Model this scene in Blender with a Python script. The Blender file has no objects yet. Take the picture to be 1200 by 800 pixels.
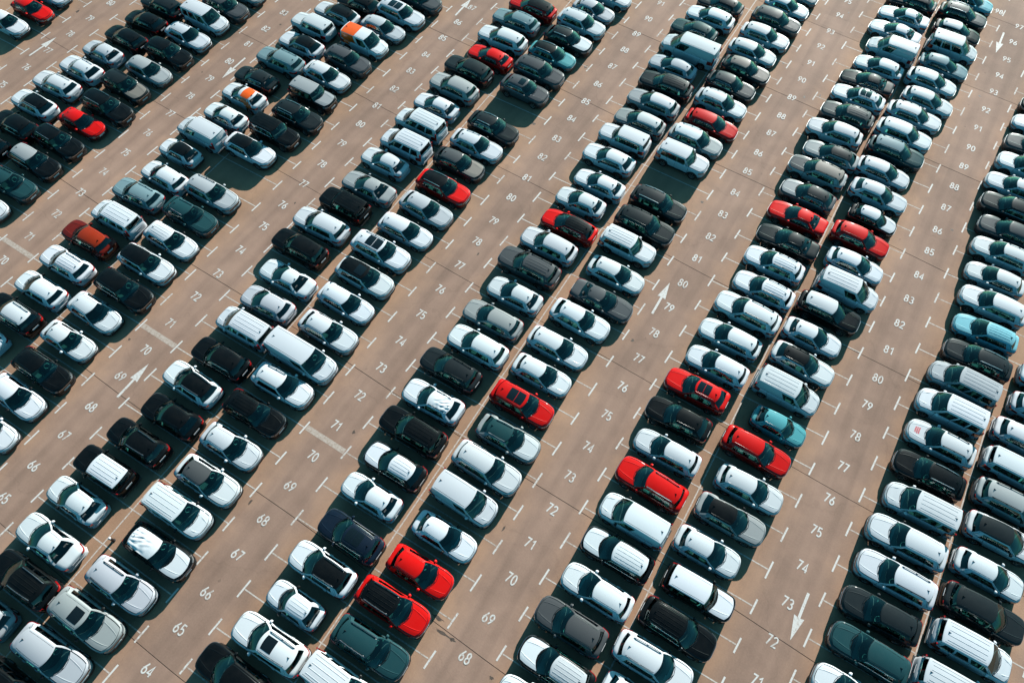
import bpy, bmesh, math, random
import numpy as np
from mathutils import Vector, Matrix
R = math.radians
random.seed(7)
SC = bpy.context.scene
COL = SC.collection

# ------------------------------------------------------------------ camera
CX, CY, CH = 62.569, -19.0012, 45.3649
FPX, YAW, PITCH, ROLL = 842.5787, 0.5202, 1.0851, 0.027
fw = Vector((-math.sin(YAW)*math.cos(PITCH), math.cos(YAW)*math.cos(PITCH), -math.sin(PITCH)))
rt0 = Vector((math.cos(YAW), math.sin(YAW), 0)); up0 = rt0.cross(fw)
rt = math.cos(ROLL)*rt0 + math.sin(ROLL)*up0
up = -math.sin(ROLL)*rt0 + math.cos(ROLL)*up0
cam = bpy.data.cameras.new('camera'); camo = bpy.data.objects.new('camera', cam); COL.objects.link(camo)
m = Matrix.Identity(4)
for i in range(3):
    m[i][0], m[i][1], m[i][2], m[i][3] = rt[i], up[i], -fw[i], (CX, CY, CH)[i]
camo.matrix_world = m
cam.sensor_width = 36.0; cam.lens = 36.0*FPX/1200.0; cam.clip_end = 2000; cam.clip_start = 0.5
SC.camera = camo

# ------------------------------------------------------------------ light
SUN_EL = R(20.0)
SUN_AZ = Vector((0.0, 1.0, 0)).normalized()          # horizontal direction towards the sun
W = bpy.data.worlds.new('World'); SC.world = W; W.use_nodes = True
nt = W.node_tree; bg = nt.nodes['Background']
sky = nt.nodes.new('ShaderNodeTexSky'); sky.sky_type = 'NISHITA'; sky.sun_disc = False
sky.sun_elevation = SUN_EL; sky.sun_rotation = math.atan2(SUN_AZ.x, SUN_AZ.y)
tint = nt.nodes.new('ShaderNodeMix'); tint.data_type = 'RGBA'; tint.blend_type = 'MULTIPLY'
tint.inputs[0].default_value = 1.0; tint.inputs[7].default_value = (0.30, 0.95, 0.97, 1)
nt.links.new(sky.outputs[0], tint.inputs[6]); nt.links.new(tint.outputs[2], bg.inputs[0])
bg.inputs[1].default_value = 0.062
sl = bpy.data.lights.new('sun', 'SUN'); sl.energy = 5.0; sl.angle = R(0.5); sl.color = (1.0, 0.965, 0.91)
so = bpy.data.objects.new('sun', sl); COL.objects.link(so)
to_sun = Vector((SUN_AZ.x*math.cos(SUN_EL), SUN_AZ.y*math.cos(SUN_EL), math.sin(SUN_EL)))
so.rotation_euler = to_sun.to_track_quat('Z', 'Y').to_euler()
so.location = (40, 20, 60)
SC.view_settings.view_transform = 'Standard'; SC.view_settings.look = 'None'
SC.view_settings.exposure = 0.92; SC.view_settings.gamma = 1.0
SC.cycles.max_bounces = 6; SC.cycles.sample_clamp_direct = 2.2; SC.cycles.sample_clamp_indirect = 2.0; SC.cycles.diffuse_bounces = 0; SC.cycles.transparent_max_bounces = 8

# ------------------------------------------------------------------ materials
def newmat(name):
    mt = bpy.data.materials.new(name); mt.use_nodes = True
    n = mt.node_tree.nodes; b = n['Principled BSDF']
    return mt, n, mt.node_tree.links, b
def simple(name, col, rough=.5, metal=0, coat=0, noise=.12, scale=9.0):
    mt, n, l, b = newmat(name)
    tc = n.new('ShaderNodeTexCoord'); nz = n.new('ShaderNodeTexNoise'); nz.inputs['Scale'].default_value = scale
    l.new(tc.outputs['Object'], nz.inputs['Vector'])
    mr = n.new('ShaderNodeMapRange'); mr.inputs[3].default_value = 1-noise; mr.inputs[4].default_value = 1+noise
    l.new(nz.outputs[0], mr.inputs[0])
    mx = n.new('ShaderNodeMix'); mx.data_type = 'RGBA'; mx.blend_type = 'MULTIPLY'; mx.inputs[0].default_value = 1
    mx.inputs[6].default_value = (*col, 1)
    l.new(mr.outputs[0], mx.inputs[7]); l.new(mx.outputs[2], b.inputs['Base Color'])
    b.inputs['Roughness'].default_value = rough; b.inputs['Metallic'].default_value = metal
    b.inputs['Coat Weight'].default_value = coat
    return mt
def paint_mat(name, rough=.45, coat=.5, metal=.0):
    mt, n, l, b = newmat(name)
    oi = n.new('ShaderNodeObjectInfo')
    tc = n.new('ShaderNodeTexCoord'); nz = n.new('ShaderNodeTexNoise'); nz.inputs['Scale'].default_value = 2.2; nz.inputs['Detail'].default_value = 5
    add = n.new('ShaderNodeVectorMath'); add.operation = 'ADD'
    geo = n.new('ShaderNodeNewGeometry')
    l.new(geo.outputs['Position'], nz.inputs['Vector'])
    mr = n.new('ShaderNodeMapRange'); mr.inputs[1].default_value = .3; mr.inputs[2].default_value = .75
    mr.inputs[3].default_value = 0.0; mr.inputs[4].default_value = .010
    l.new(nz.outputs[0], mr.inputs[0])
    mx = n.new('ShaderNodeMix'); mx.data_type = 'RGBA'
    mx.inputs[7].default_value = (.34, .30, .26, 1)       # thin film of dust
    l.new(mr.outputs[0], mx.inputs[0]); l.new(oi.outputs['Color'], mx.inputs[6])
    l.new(mx.outputs[2], b.inputs['Base Color'])
    r2 = n.new('ShaderNodeMapRange'); r2.inputs[3].default_value = rough-.06; r2.inputs[4].default_value = rough+.14
    l.new(nz.outputs[0], r2.inputs[0]); l.new(r2.outputs[0], b.inputs['Roughness'])
    b.inputs['Metallic'].default_value = metal
    b.inputs['Specular IOR Level'].default_value = .06
    b.inputs['Coat Weight'].default_value = coat; b.inputs['Coat Roughness'].default_value = .045
    return mt
def glass_mat(name, tintc=(.36, .86, .80), refl=(.85, 1, .97)):
    mt, n, l, b = newmat(name); n.remove(b)
    out = n['Material Output']
    tr = n.new('ShaderNodeBsdfTransparent'); tr.inputs[0].default_value = (*tintc, 1)
    gl = n.new('ShaderNodeBsdfGlossy'); gl.inputs[0].default_value = (*refl, 1); gl.inputs['Roughness'].default_value = .03
    fr = n.new('ShaderNodeFresnel'); fr.inputs[0].default_value = 1.75
    tc = n.new('ShaderNodeTexCoord'); nz = n.new('ShaderNodeTexNoise'); nz.inputs['Scale'].default_value = 1.3
    l.new(tc.outputs['Object'], nz.inputs['Vector'])
    bp = n.new('ShaderNodeBump'); bp.inputs['Strength'].default_value = .06; l.new(nz.outputs[0], bp.inputs['Height'])
    l.new(bp.outputs[0], gl.inputs['Normal'])
    mx = n.new('ShaderNodeMixShader'); l.new(fr.outputs[0], mx.inputs[0]); l.new(tr.outputs[0], mx.inputs[1]); l.new(gl.outputs[0], mx.inputs[2])
    l.new(mx.outputs[0], out.inputs[0])
    return mt

M = {}
M['paint'] = paint_mat('car_paint')
M['glass'] = glass_mat('window_glass')
M['dark_glass'] = simple('roof_glass', (.006, .009, .01), .08, 0, 1, .1)
M['black'] = simple('black_plastic', (.012, .012, .013), .5)
M['trim'] = simple('gloss_black_trim', (.006, .007, .008), .2, 0, .5)
M['chrome'] = simple('brushed_metal', (.62, .63, .64), .28, 1)
M['rim'] = simple('alloy', (.45, .46, .47), .3, .9)
M['tyre'] = simple('tyre_rubber', (.014, .014, .014), .85)
M['lamp'] = simple('headlamp_lens', (.11, .13, .14), .10, .0, 1, .6, 24)
M['tail'] = simple('tail_lamp_lens', (.42, .006, .006), .15, 0, 1)
M['plate'] = simple('plate_white', (.7, .71, .72), .4)
M['seat'] = simple('seat_cloth', (.06, .065, .065), .8)
M['dash'] = simple('dashboard_plastic', (.23, .26, .26), .6)
M['paper'] = simple('paper', (.75, .78, .78), .7)
M['printred'] = simple('red_print', (.7, .02, .03), .5)
M['orange'] = simple('orange_wrap', (.95, .12, .003), .35, 0, .5)
M['film'] = simple('white_film', (.80, .83, .85), .38, 0, .1)

def ground_mat():
    mt, n, l, b = newmat('worn_asphalt')
    geo = n.new('ShaderNodeNewGeometry'); sep = n.new('ShaderNodeSeparateXYZ'); l.new(geo.outputs['Position'], sep.inputs[0])
    def math_(op, a, bb=None, c=None):
        q = n.new('ShaderNodeMath'); q.operation = op
        for i, v in enumerate((a, bb, c)):
            if v is None: continue
            if isinstance(v, (int, float)): q.inputs[i].default_value = v
            else: l.new(v, q.inputs[i])
        return q.outputs[0]
    def noise(scale, detail=4, vec=None, rough=.55):
        q = n.new('ShaderNodeTexNoise'); q.inputs['Scale'].default_value = scale; q.inputs['Detail'].default_value = detail
        q.inputs['Roughness'].default_value = rough
        l.new(vec if vec is not None else geo.outputs['Position'], q.inputs['Vector']); return q.outputs[0]
    big = noise(.10, 5); mid = noise(.55, 6); fine = noise(9, 4, None, .7); grit = noise(45, 2, None, .7)
    # wheel-polished driving lanes against dustier bays: distance from the middle of the driving lane
    fx = math_('FRACT', math_('ADD', math_('DIVIDE', math_('ADD', sep.outputs[0], .12), 14.82), .5))
    d = math_('MULTIPLY', math_('ABSOLUTE', math_('SUBTRACT', fx, .5)), 14.82)
    d2 = math_('ADD', d, math_('MULTIPLY', math_('SUBTRACT', mid, .5), 2.6))
    mr = n.new('ShaderNodeMapRange'); mr.interpolation_type = 'SMOOTHSTEP'
    mr.inputs[1].default_value = .8; mr.inputs[2].default_value = 3.6; l.new(d2, mr.inputs[0])
    c1 = n.new('ShaderNodeMix'); c1.data_type = 'RGBA'; l.new(mr.outputs[0], c1.inputs[0])
    c1.inputs[6].default_value = (.298, .191, .143, 1); c1.inputs[7].default_value = (.340, .205, .132, 1)
    # stretched streaks along the lanes
    mp = n.new('ShaderNodeMapping'); mp.inputs['Scale'].default_value = (1.4, .10, 1); l.new(geo.outputs['Position'], mp.inputs[0])
    streak = noise(.9, 4, mp.outputs[0])
    oi = n.new('ShaderNodeObjectInfo')
    f = math_('ADD', math_('MULTIPLY', big, .80), math_('MULTIPLY', mid, .60))
    f = math_('ADD', f, math_('MULTIPLY', streak, .42))
    f = math_('ADD', f, math_('MULTIPLY', fine, .34))
    f = math_('ADD', f, math_('MULTIPLY', grit, .20))
    f = math_('ADD', f, math_('MULTIPLY', oi.outputs['Random'], .17))
    f = math_('ADD', f, -.15)
    tr_ = math_('ABSOLUTE', math_('SUBTRACT', math_('ADD', d, math_('MULTIPLY', math_('SUBTRACT', streak, .5), .9)), .78))
    tm = n.new('ShaderNodeMapRange'); tm.interpolation_type = 'SMOOTHSTEP'; tm.inputs[1].default_value = .05; tm.inputs[2].default_value = .42; tm.inputs[3].default_value = .90; tm.inputs[4].default_value = 1.0
    l.new(tr_, tm.inputs[0]); f = math_('MULTIPLY', f, tm.outputs[0])
    # hairline cracks, warped so they wander
    wv = n.new('ShaderNodeVectorMath'); wv.operation = 'MULTIPLY_ADD'
    nc = n.new('ShaderNodeTexNoise'); nc.inputs['Scale'].default_value = .8; nc.inputs['Detail'].default_value = 5; l.new(geo.outputs['Position'], nc.inputs['Vector'])
    l.new(nc.outputs['Color'], wv.inputs[0]); wv.inputs[1].default_value = (2.2, 2.2, 0); l.new(geo.outputs['Position'], wv.inputs[2])
    vc = n.new('ShaderNodeTexVoronoi'); vc.feature = 'DISTANCE_TO_EDGE'; vc.inputs['Scale'].default_value = .09; l.new(wv.outputs[0], vc.inputs['Vector'])
    ck = n.new('ShaderNodeMapRange'); ck.inputs[1].default_value = .002; ck.inputs[2].default_value = .006; ck.inputs[3].default_value = .93; ck.inputs[4].default_value = 1.0
    l.new(vc.outputs['Distance'], ck.inputs[0])
    f = math_('MULTIPLY', f, ck.outputs[0])
    mx = n.new('ShaderNodeMix'); mx.data_type = 'RGBA'; mx.blend_type = 'MULTIPLY'; mx.inputs[0].default_value = 1
    l.new(c1.outputs[2], mx.inputs[6]); l.new(f, mx.inputs[7])
    # scattered darker spots (drips, worn patches)
    vo = n.new('ShaderNodeTexVoronoi'); vo.inputs['Scale'].default_value = .42; l.new(geo.outputs['Position'], vo.inputs['Vector'])
    sp = math_('LESS_THAN', math_('ADD', vo.outputs['Distance'], math_('MULTIPLY', fine, .12)), .10)
    spc = math_('MULTIPLY', sp, math_('MULTIPLY', vo.outputs['Color'], .55))
    mx2 = n.new('ShaderNodeMix'); mx2.data_type = 'RGBA'; l.new(math_('MULTIPLY', spc, .7), mx2.inputs[0])
    l.new(mx.outputs[2], mx2.inputs[6]); mx2.inputs[7].default_value = (.10, .075, .06, 1)
    l.new(mx2.outputs[2], b.inputs['Base Color'])
    b.inputs['Roughness'].default_value = .85; b.inputs['Specular IOR Level'].default_value = .25
    bp = n.new('ShaderNodeBump'); bp.inputs['Strength'].default_value = .25; bp.inputs['Distance'].default_value = .02
    l.new(math_('ADD', fine, grit), bp.inputs['Height']); l.new(bp.outputs[0], b.inputs['Normal'])
    return mt
M['asphalt'] = ground_mat()
M['seam'] = simple('seam_tar', (.085, .062, .05), .9)
M['stain'] = simple('oil_stain', (.09, .065, .05), .7, 0, 0, .4, 4)
def marking_mat(name, thr, col=(.66, .64, .61)):
    mt, n, l, b = newmat(name)
    geo = n.new('ShaderNodeNewGeometry'); oi = n.new('ShaderNodeObjectInfo')
    nz = n.new('ShaderNodeTexNoise'); nz.inputs['Scale'].default_value = 6; nz.inputs['Detail'].default_value = 6; nz.inputs['Roughness'].default_value = .7
    l.new(geo.outputs['Position'], nz.inputs['Vector'])
    sp = n.new('ShaderNodeSeparateColor'); l.new(oi.outputs['Color'], sp.inputs[0])
    # object colour red channel = how much paint has worn away
    a = n.new('ShaderNodeMath'); a.operation = 'SUBTRACT'; l.new(nz.outputs[0], a.inputs[0]); l.new(sp.outputs[0], a.inputs[1])
    mr = n.new('ShaderNodeMapRange'); mr.inputs[1].default_value = thr-.12; mr.inputs[2].default_value = thr+.12; l.new(a.outputs[0], mr.inputs[0])
    mx = n.new('ShaderNodeMix'); mx.data_type = 'RGBA'; l.new(mr.outputs[0], mx.inputs[0])
    mx.inputs[6].default_value = (.34, .245, .19, 1); mx.inputs[7].default_value = (*col, 1)
    l.new(mx.outputs[2], b.inputs['Base Color']); b.inputs['Roughness'].default_value = .75
    return mt
M['mark'] = marking_mat('road_paint', .345)
M['mark_thin'] = marking_mat('road_paint_thin', .42, (.60, .55, .50))
M['band'] = marking_mat('faded_band_paint', .46, (.50, .42, .36))

# ------------------------------------------------------------------ mesh helpers
def mkmesh(name, verts, faces, mats, fm=None, smooth=True, angle=38):
    me = bpy.data.meshes.new(name)
    me.from_pydata([tuple(map(float, v)) for v in verts], [], faces)
    for k in (mats if isinstance(mats, (list, tuple)) else [mats]): me.materials.append(M[k])
    if fm is not None: me.polygons.foreach_set('material_index', fm)
    bm = bmesh.new(); bm.from_mesh(me)
    bmesh.ops.recalc_face_normals(bm, faces=bm.faces); bm.to_mesh(me); bm.free()
    if smooth:
        me.polygons.foreach_set('use_smooth', [True]*len(me.polygons))
        me.set_sharp_from_angle(angle=R(angle))
    me.update()
    return me
class MB:
    def __init__(s): s.v = []; s.f = []; s.m = []
    def add(s, V, F, m=0):
        o = len(s.v); s.v += [tuple(p) for p in V]; s.f += [tuple(i+o for i in f) for f in F]; s.m += [m]*len(F)
    def grid(s, G, m=0, flip=False):
        n = len(G); k = len(G[0]); V = [p for r in G for p in r]; F = []
        for i in range(n-1):
            for j in range(k-1):
                F.append((i*k+j, i*k+j+1, (i+1)*k+j+1, (i+1)*k+j))
        s.add(V, F, m)
    def box(s, c, d, m=0, taper=1.0, rot=0):
        cx, cy, cz = c; a, b, h = d[0]/2, d[1]/2, d[2]/2; V = []
        for z, t in ((-h, 1), (h, taper)):
            for x, y in ((-a, -b), (a, -b), (a, b), (-a, b)): V.append((x*t, y*t, z))
        if rot:
            c_, s_ = math.cos(rot), math.sin(rot); V = [(x*c_+z*s_, y, -x*s_+z*c_) for x, y, z in V]
        V = [(x+cx, y+cy, z+cz) for x, y, z in V]
        s.add(V, [(3, 2, 1, 0), (4, 5, 6, 7), (0, 1, 5, 4), (1, 2, 6, 5), (2, 3, 7, 6), (3, 0, 4, 7)], m)
    def tube(s, pts, r, k=6, m=0):
        n = len(pts); V = []
        for i, p in enumerate(pts):
            a = Vector(pts[max(i-1, 0)]); b = Vector(pts[min(i+1, n-1)]); d = (b-a).normalized()
            u = d.cross(Vector((0, 0, 1)));  u = u.normalized() if u.length > 1e-4 else Vector((1, 0, 0)); w = u.cross(d)
            for j in range(k):
                t = 2*math.pi*j/k; V.append(Vector(p)+u*r*math.cos(t)+w*r*math.sin(t))
        F = [(i*k+j, i*k+(j+1) % k, (i+1)*k+(j+1) % k, (i+1)*k+j) for i in range(n-1) for j in range(k)]
        F += [tuple(range(k)), tuple(range((n-1)*k, n*k))]
        s.add(V, F, m)
    def mesh(s, name, mats, **kw): return mkmesh(name, s.v, s.f, mats, s.m, **kw)

def pchip(xs, ys):
    xs = np.array(xs, float); ys = np.array(ys, float); o = np.argsort(xs); xs, ys = xs[o], ys[o]
    h = np.diff(xs); dl = np.diff(ys)/h; d = np.zeros(len(xs)); d[0] = dl[0]; d[-1] = dl[-1]
    for i in range(1, len(xs)-1):
        if dl[i-1]*dl[i] > 0:
            w1 = 2*h[i]+h[i-1]; w2 = h[i]+2*h[i-1]; d[i] = (w1+w2)/(w1/dl[i-1]+w2/dl[i])
    def f(x):
        x = min(max(x, xs[0]), xs[-1]); i = int(min(max(np.searchsorted(xs, x)-1, 0), len(h)-1)); t = (x-xs[i])/h[i]
        return ((1+2*t)*(1-t)**2*ys[i]+t*(1-t)**2*h[i]*d[i]+t*t*(3-2*t)*ys[i+1]+t*t*(t-1)*h[i]*d[i+1])
    return f

# ------------------------------------------------------------------ car kinds
T = {
 # L, W, H, nose height, cowl height, rear belt, cowl x, roof front, roof rear, rear glass base, roof half-width factor, axles, tyre radius, clearance
 's': dict(L=4.42, W=1.84, H=1.63, nz=.90, cz=1.03, bz=1.10, xc=1.08, xf=.30, xr=-1.60, xt=-1.98, wr=.70, ax=(1.34, -1.32), r=.345, zb=.24),
 'b': dict(L=4.72, W=1.90, H=1.71, nz=.97, cz=1.09, bz=1.16, xc=1.14, xf=.40, xr=-1.80, xt=-2.14, wr=.72, ax=(1.42, -1.42), r=.365, zb=.26),
 'h': dict(L=4.22, W=1.79, H=1.47, nz=.74, cz=.93, bz=1.00, xc=1.06, xf=.20, xr=-1.42, xt=-1.86, wr=.69, ax=(1.30, -1.28), r=.32, zb=.18),
 'j': dict(L=4.24, W=1.80, H=1.70, nz=1.00, cz=1.11, bz=1.13, xc=1.02, xf=.48, xr=-1.80, xt=-1.99, wr=.77, ax=(1.29, -1.27), r=.35, zb=.27),
 'm': dict(L=4.40, W=1.85, H=1.82, nz=.86, cz=1.09, bz=1.10, xc=1.42, xf=.60, xr=-1.98, xt=-2.13, wr=.79, ax=(1.40, -1.36), r=.325, zb=.2),
 'V': dict(L=5.10, W=1.96, H=1.97, nz=.95, cz=1.18, bz=1.18, xc=1.80, xf=.92, xr=-2.36, xt=-2.49, wr=.83, ax=(1.62, -1.52), r=.345, zb=.22),
 'd': dict(L=4.62, W=1.81, H=1.45, nz=.73, cz=.92, bz=.99, xc=1.06, xf=.16, xr=-1.02, xt=-1.68, wr=.67, ax=(1.38, -1.32), r=.325, zb=.17),
 'c': dict(L=3.64, W=1.65, H=1.50, nz=.78, cz=.94, bz=.98, xc=.94, xf=.28, xr=-1.12, xt=-1.60, wr=.70, ax=(1.15, -1.12), r=.30, zb=.18),
}
T['v'] = dict(T['m'])
T['s2'] = dict(T['s'], L=4.36, H=1.58, nz=.86, cz=.99, bz=1.10, xc=1.00, xf=.22, xr=-1.38, xt=-1.96, wr=.68, r=.335)
T['s3'] = dict(T['s'], L=4.54, W=1.86, H=1.66, nz=.93, cz=1.05, bz=1.11, xc=1.12, xf=.36, xr=-1.74, xt=-2.06, wr=.73, r=.35)
T['h2'] = dict(T['h'], L=4.34, H=1.49, xc=1.10, xf=.26, xr=-1.60, xt=-1.98, wr=.70)
T['h3'] = dict(T['h'], L=4.06, W=1.75, H=1.46, nz=.76, xc=.98, xf=.16, xr=-1.22, xt=-1.76, wr=.68, ax=(1.25, -1.24))
LIB = {}
SEC = 19
def build_kind(k):
    p = T[k]; full = k; k = k[0]
    if k in 'sbhd': p = dict(p, xc=p['xc']+.06, xf=p['xf']-.05)
    L, Wd, H = p['L'], p['W'], p['H']; h = L/2; w = Wd/2
    boxy = k in 'jVmv'
    nzz, cz, bz = p['nz'], p['cz'], p['bz']
    if k == 'd':
        top = pchip([h, h-.03, h-.09, h-.45, p['xc'], .0, p['xt'], -h+.35, -h+.1, -h+.03, -h],
                    [nzz-.12, nzz-.05, nzz, nzz+.45*(cz-nzz), cz, cz+.03, bz, bz+.0, bz-.02, bz-.09, bz-.22])
    else:
        top = pchip([h, h-.03, h-.09, h-.45, p['xc'], 0, p['xt'], -h+.06, -h+.02, -h],
                    [nzz-.13, nzz-.06, nzz, nzz+.5*(cz-nzz), cz, cz+.03, bz, bz-.03, bz-.10, bz-.22])
    q = .05 if boxy else 0
    wid = pchip([h, h-.03, h-.08, h-.18, h-.38, h-.85, 0, -h+.7, -h+.3, -h+.12, -h+.05, -h],
                [.30+q, .50+q, .655+q, .805+q*.7, .915+q*.5, .975, .982, .965, .915, .84+q*.5, .74+q, .50+q*2])
    wid0 = wid
    def wid(x): return wid0(x)+.02*sum(math.exp(-((x-a)/.42)**2) for a in p['ax'])
    ax = p['ax']; ra = p['r']+.055; zw = p['r']
    def section(x, arch=True):
        wx = w*wid(x); zt = top(x); c = .05; zs = zt-c
        e = max(0, 1-(h-abs(x))/.25); zb = p['zb']+.10*e*e
        P = [(.84, zb), (.955, zb+.05), (.985, .30+.42*(zs-.30)), (1.0, .30+.60*(zs-.30)), (.985, zs-.14), (.962, zs-.045), (.905, zs),
             (.60, zs+.78*c+.006), (.30, zs+.93*c), (0, zs+c)]
        if arch:
            for xa in ax:
                dx = abs(x-xa)
                if dx < ra:
                    za = zw+math.sqrt(ra*ra-dx*dx)*1.0
                    P = [(yy, max(z, min(za, zs-.10))) if i < 5 else (yy, z) for i, (yy, z) in enumerate(P)]
        A = [(x, -y*wx, z) for y, z in P]
        return A+[(x, -v[1], v[2]) for v in A[-2::-1]]
    xs = [h, h-.015, h-.04, h-.08, h-.14, h-.22, h-.34, h-.5]
    for xa in ax:
        xs += [xa-ra-.001, xa+ra+.001]+[xa+ra*math.cos(R(a)) for a in (14, 30, 50, 70, 90, 110, 130, 150, 166)]
    xs += [p['xc'], p['xc']-.28, .35, 0, -.35, p['xt']+.12, p['xt'], -h+.3, -h+.2, -h+.12, -h+.06, -h+.03, -h]
    xs = sorted(set(round(a, 3) for a in xs if -h <= a <= h), reverse=True)
    S = [section(x) for x in xs]
    mb = MB(); V = [v for s in S for v in s]; F = []; FM = []
    cab0, cab1 = p['xc']-.30, p['xt']+.14
    for i in range(len(xs)-1):
        mid = (xs[i]+xs[i+1])/2
        for j in range(SEC-1):
            if cab1 < mid < cab0 and 6 <= j <= 11: continue
            F.append((i*SEC+j, i*SEC+j+1, (i+1)*SEC+j+1, (i+1)*SEC+j)); FM.append(1 if (j in (0, SEC-2)) else 0)
    F.append(tuple(range(SEC))); FM.append(0); F.append(tuple(range((len(xs)-1)*SEC, len(xs)*SEC))); FM.append(0)
    for i in range(len(xs)-1):                           # underside
        F.append((i*SEC, (i+1)*SEC, (i+1)*SEC+SEC-1, i*SEC+SEC-1)); FM.append(1)
    out = {}
    out['body'] = mkmesh('body', V, F, ['paint', 'black'], FM, angle=58)
    parts = []   # (name, mesh, role)
    # ---- smooth surface without arches, s is a float section index
    def S_(x, s):
        sec = section(x, False); i = int(min(max(math.floor(s), 0), SEC-2)); t = s-i
        a, b = sec[i], sec[i+1]; return Vector(tuple(a[q_]*(1-t)+b[q_]*t for q_ in range(3)))
    def off(x, s, d):
        e = .02; du = S_(x+e, s)-S_(x-e, s); dv = S_(x, min(s+.3, SEC-1.01))-S_(x, max(s-.3, 0))
        nn = du.cross(dv); nn = nn.normalized() if nn.length > 0 else Vector((0, 0, 1))
        pt = S_(x, s)
        if nn.dot(pt-Vector((pt.x, 0, .5))) < 0: nn = -nn
        return pt+nn*d
    def patch(xf_, ss, us, d=.006, inner=-.02, gap=0):
        """xf_(u, s) -> x ; grid with a skirt so the piece has thickness"""
        G = [[off(xf_(u, s), s, d) for s in ss] for u in us]
        mb = MB(); mb.grid(G)
        n, kk = len(us), len(ss)
        rim = [(0, j) for j in range(kk)]+[(i, kk-1) for i in range(1, n)]+[(n-1, j) for j in range(kk-2, -1, -1)]+[(i, 0) for i in range(n-2, 0, -1)]
        a = [G[i][j] for i, j in rim]; b = [off(xf_(us[i], ss[j]), ss[j], inner) for i, j in rim]; r_ = len(rim)
        if gap:                                          # dark shut line round the panel
            es0 = (ss[-1]-ss[0])*.03; gu = gap/max(.2, abs(xf_(1, ss[len(ss)//2])-xf_(0, ss[len(ss)//2])))
            def ext(i, j):
                eu = gu if i == n-1 else (-gu if i == 0 else 0); es = es0 if j == kk-1 else (-es0 if j == 0 else 0)
                return off(xf_(us[i]+eu, ss[j]+es), ss[j]+es, .003)
            o_ = [ext(i, j) for i, j in rim]; i_ = [off(xf_(us[i], ss[j]), ss[j], .003) for i, j in rim]
            mb.add(i_+o_, [(t, (t+1) % r_, r_+(t+1) % r_, r_+t) for t in range(r_)], 1)
        mb.add(a+b, [(t, (t+1) % r_, r_+(t+1) % r_, r_+t) for t in range(r_)])
        return mb
    # ---- bonnet
    xc = p['xc']; bul = .36 if not boxy else .26
    def cowl(t): return xc-bul*t*t
    lat = [6.25, 6.6, 7, 7.5, 8, 9, 10, 10.5, 11, 11.4, 11.75]
    def ylat(s): return (s-9)/2.75
    def hoodx(u, s):
        t = ylat(s); a = h-.085-.16*t*t*t*t-.05*t*t; b = cowl(t)+.045; return a+(b-a)*u
    parts.append(('bonnet', patch(hoodx, lat, [0, .08, .22, .42, .62, .82, 1], .009, gap=.03).mesh('bonnet', ['paint', 'trim'], angle=40), 'hood'))
    # creases on the bonnet
    for sg in (-1, 1):
        g = []; mb = MB()
        for u in (.05, .3, .6, .97):
            s0 = 9+sg*(1.45+.40*u)
            g.append([off(hoodx(u, s0), s0-.22, .008), off(hoodx(u, s0), s0, .021), off(hoodx(u, s0), s0+.12, .008)])
        mb.grid(g); parts.append(('bonnet_crease', mb.mesh('bonnet_crease', ['paint'], angle=20), 'hood'))
    # ---- greenhouse
    wr = p['wr']*w; xf, xr, xt = p['xf'], p['xr'], p['xt']; zr = H-.085
    bf, br = (.15, .12) if not boxy else (.11, .06)
    rb = .14 if not boxy else .08
    crown = .085 if not boxy else .055
    cfx, crx = xc-bul, xt+rb                        # belt corners
    rfx, rrx = xf-bf, xr+br
    def edge_z(u): return zr-(0 if boxy else .03)-(.03 if boxy else .075)*u*u-(.02 if boxy else .05)*(1-u)**3
    def edge_y(u): return wr*(1-(.02 if boxy else .11)*u*u-(.02 if boxy else .05)*(1-u)**3)
    def belt(u):
        x = cfx+(crx-cfx)*u; s = section(x, False); return x, s[12][1]*1.0, s[12][2]-.004
    def roofpt(u, t, dz=0):
        x = rfx+(rrx-rfx)*u+(1-t*t)*(bf*(1-u)**2-br*u*u)
        return Vector((x, edge_y(u)*t, edge_z(u)+crown*max(0, 1-t*t)**.9*(.55+1.5*u*(1-u))+dz))
    vr = [0, .06, .30, .62, .86, .95, 1.0]
    def fy(v): return v**1.55
    def side(u, v, sg):
        x, y, z = belt(u); rp = roofpt(u, 1)
        bb = .028*math.sin(math.pi*v)
        return Vector((x+(rp.x-x)*v, sg*(y+(rp.y-y)*fy(v)+bb), z+(rp.z-z)*v))
    def front(t, v):
        x0, y0, z0 = belt(0); rp = roofpt(0, t)
        xb = cfx+bul*(1-t*t); zb_ = z0+.02*(1-t*t)
        return Vector((xb+(rp.x-xb)*v+.035*math.sin(math.pi*v), t*y0+(rp.y-t*y0)*fy(v)+t*.028*math.sin(math.pi*v), zb_+(rp.z-zb_)*v))
    def rear(t, v):
        x0, y0, z0 = belt(1); rp = roofpt(1, t)
        xb = crx-rb*(1-t*t)
        return Vector((xb+(rp.x-xb)*v-.03*math.sin(math.pi*v), t*y0+(rp.y-t*y0)*fy(v)+t*.028*math.sin(math.pi*v), z0+(rp.z-z0)*v))
    fr = MB()                                       # paint 0, black trim 1
    def cells(fn, us, keep):
        """keep(i,j) -> 'g','p','t' for cell"""
        res = []
        for i in range(len(us)-1):
            for j in range(len(vr)-1):
                qd = [fn(us[i], vr[j]), fn(us[i+1], vr[j]), fn(us[i+1], vr[j+1]), fn(us[i], vr[j+1])]
                kk = keep(i, j)
                if kk == 'g': res.append(qd)
                else: fr.add(qd, [(0, 1, 2, 3)], 0 if kk == 'p' else 1)
        return res
    def weld(qs, name, mat):
        V = []; F = []; idx = {}
        for qd in qs:
            f = []
            for c in qd:
                key = tuple(round(a, 4) for a in c)
                if key not in idx: idx[key] = len(V); V.append(key)
                f.append(idx[key])
            F.append(f)
        return mkmesh(name, V, F, [mat], None, angle=60)
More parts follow.
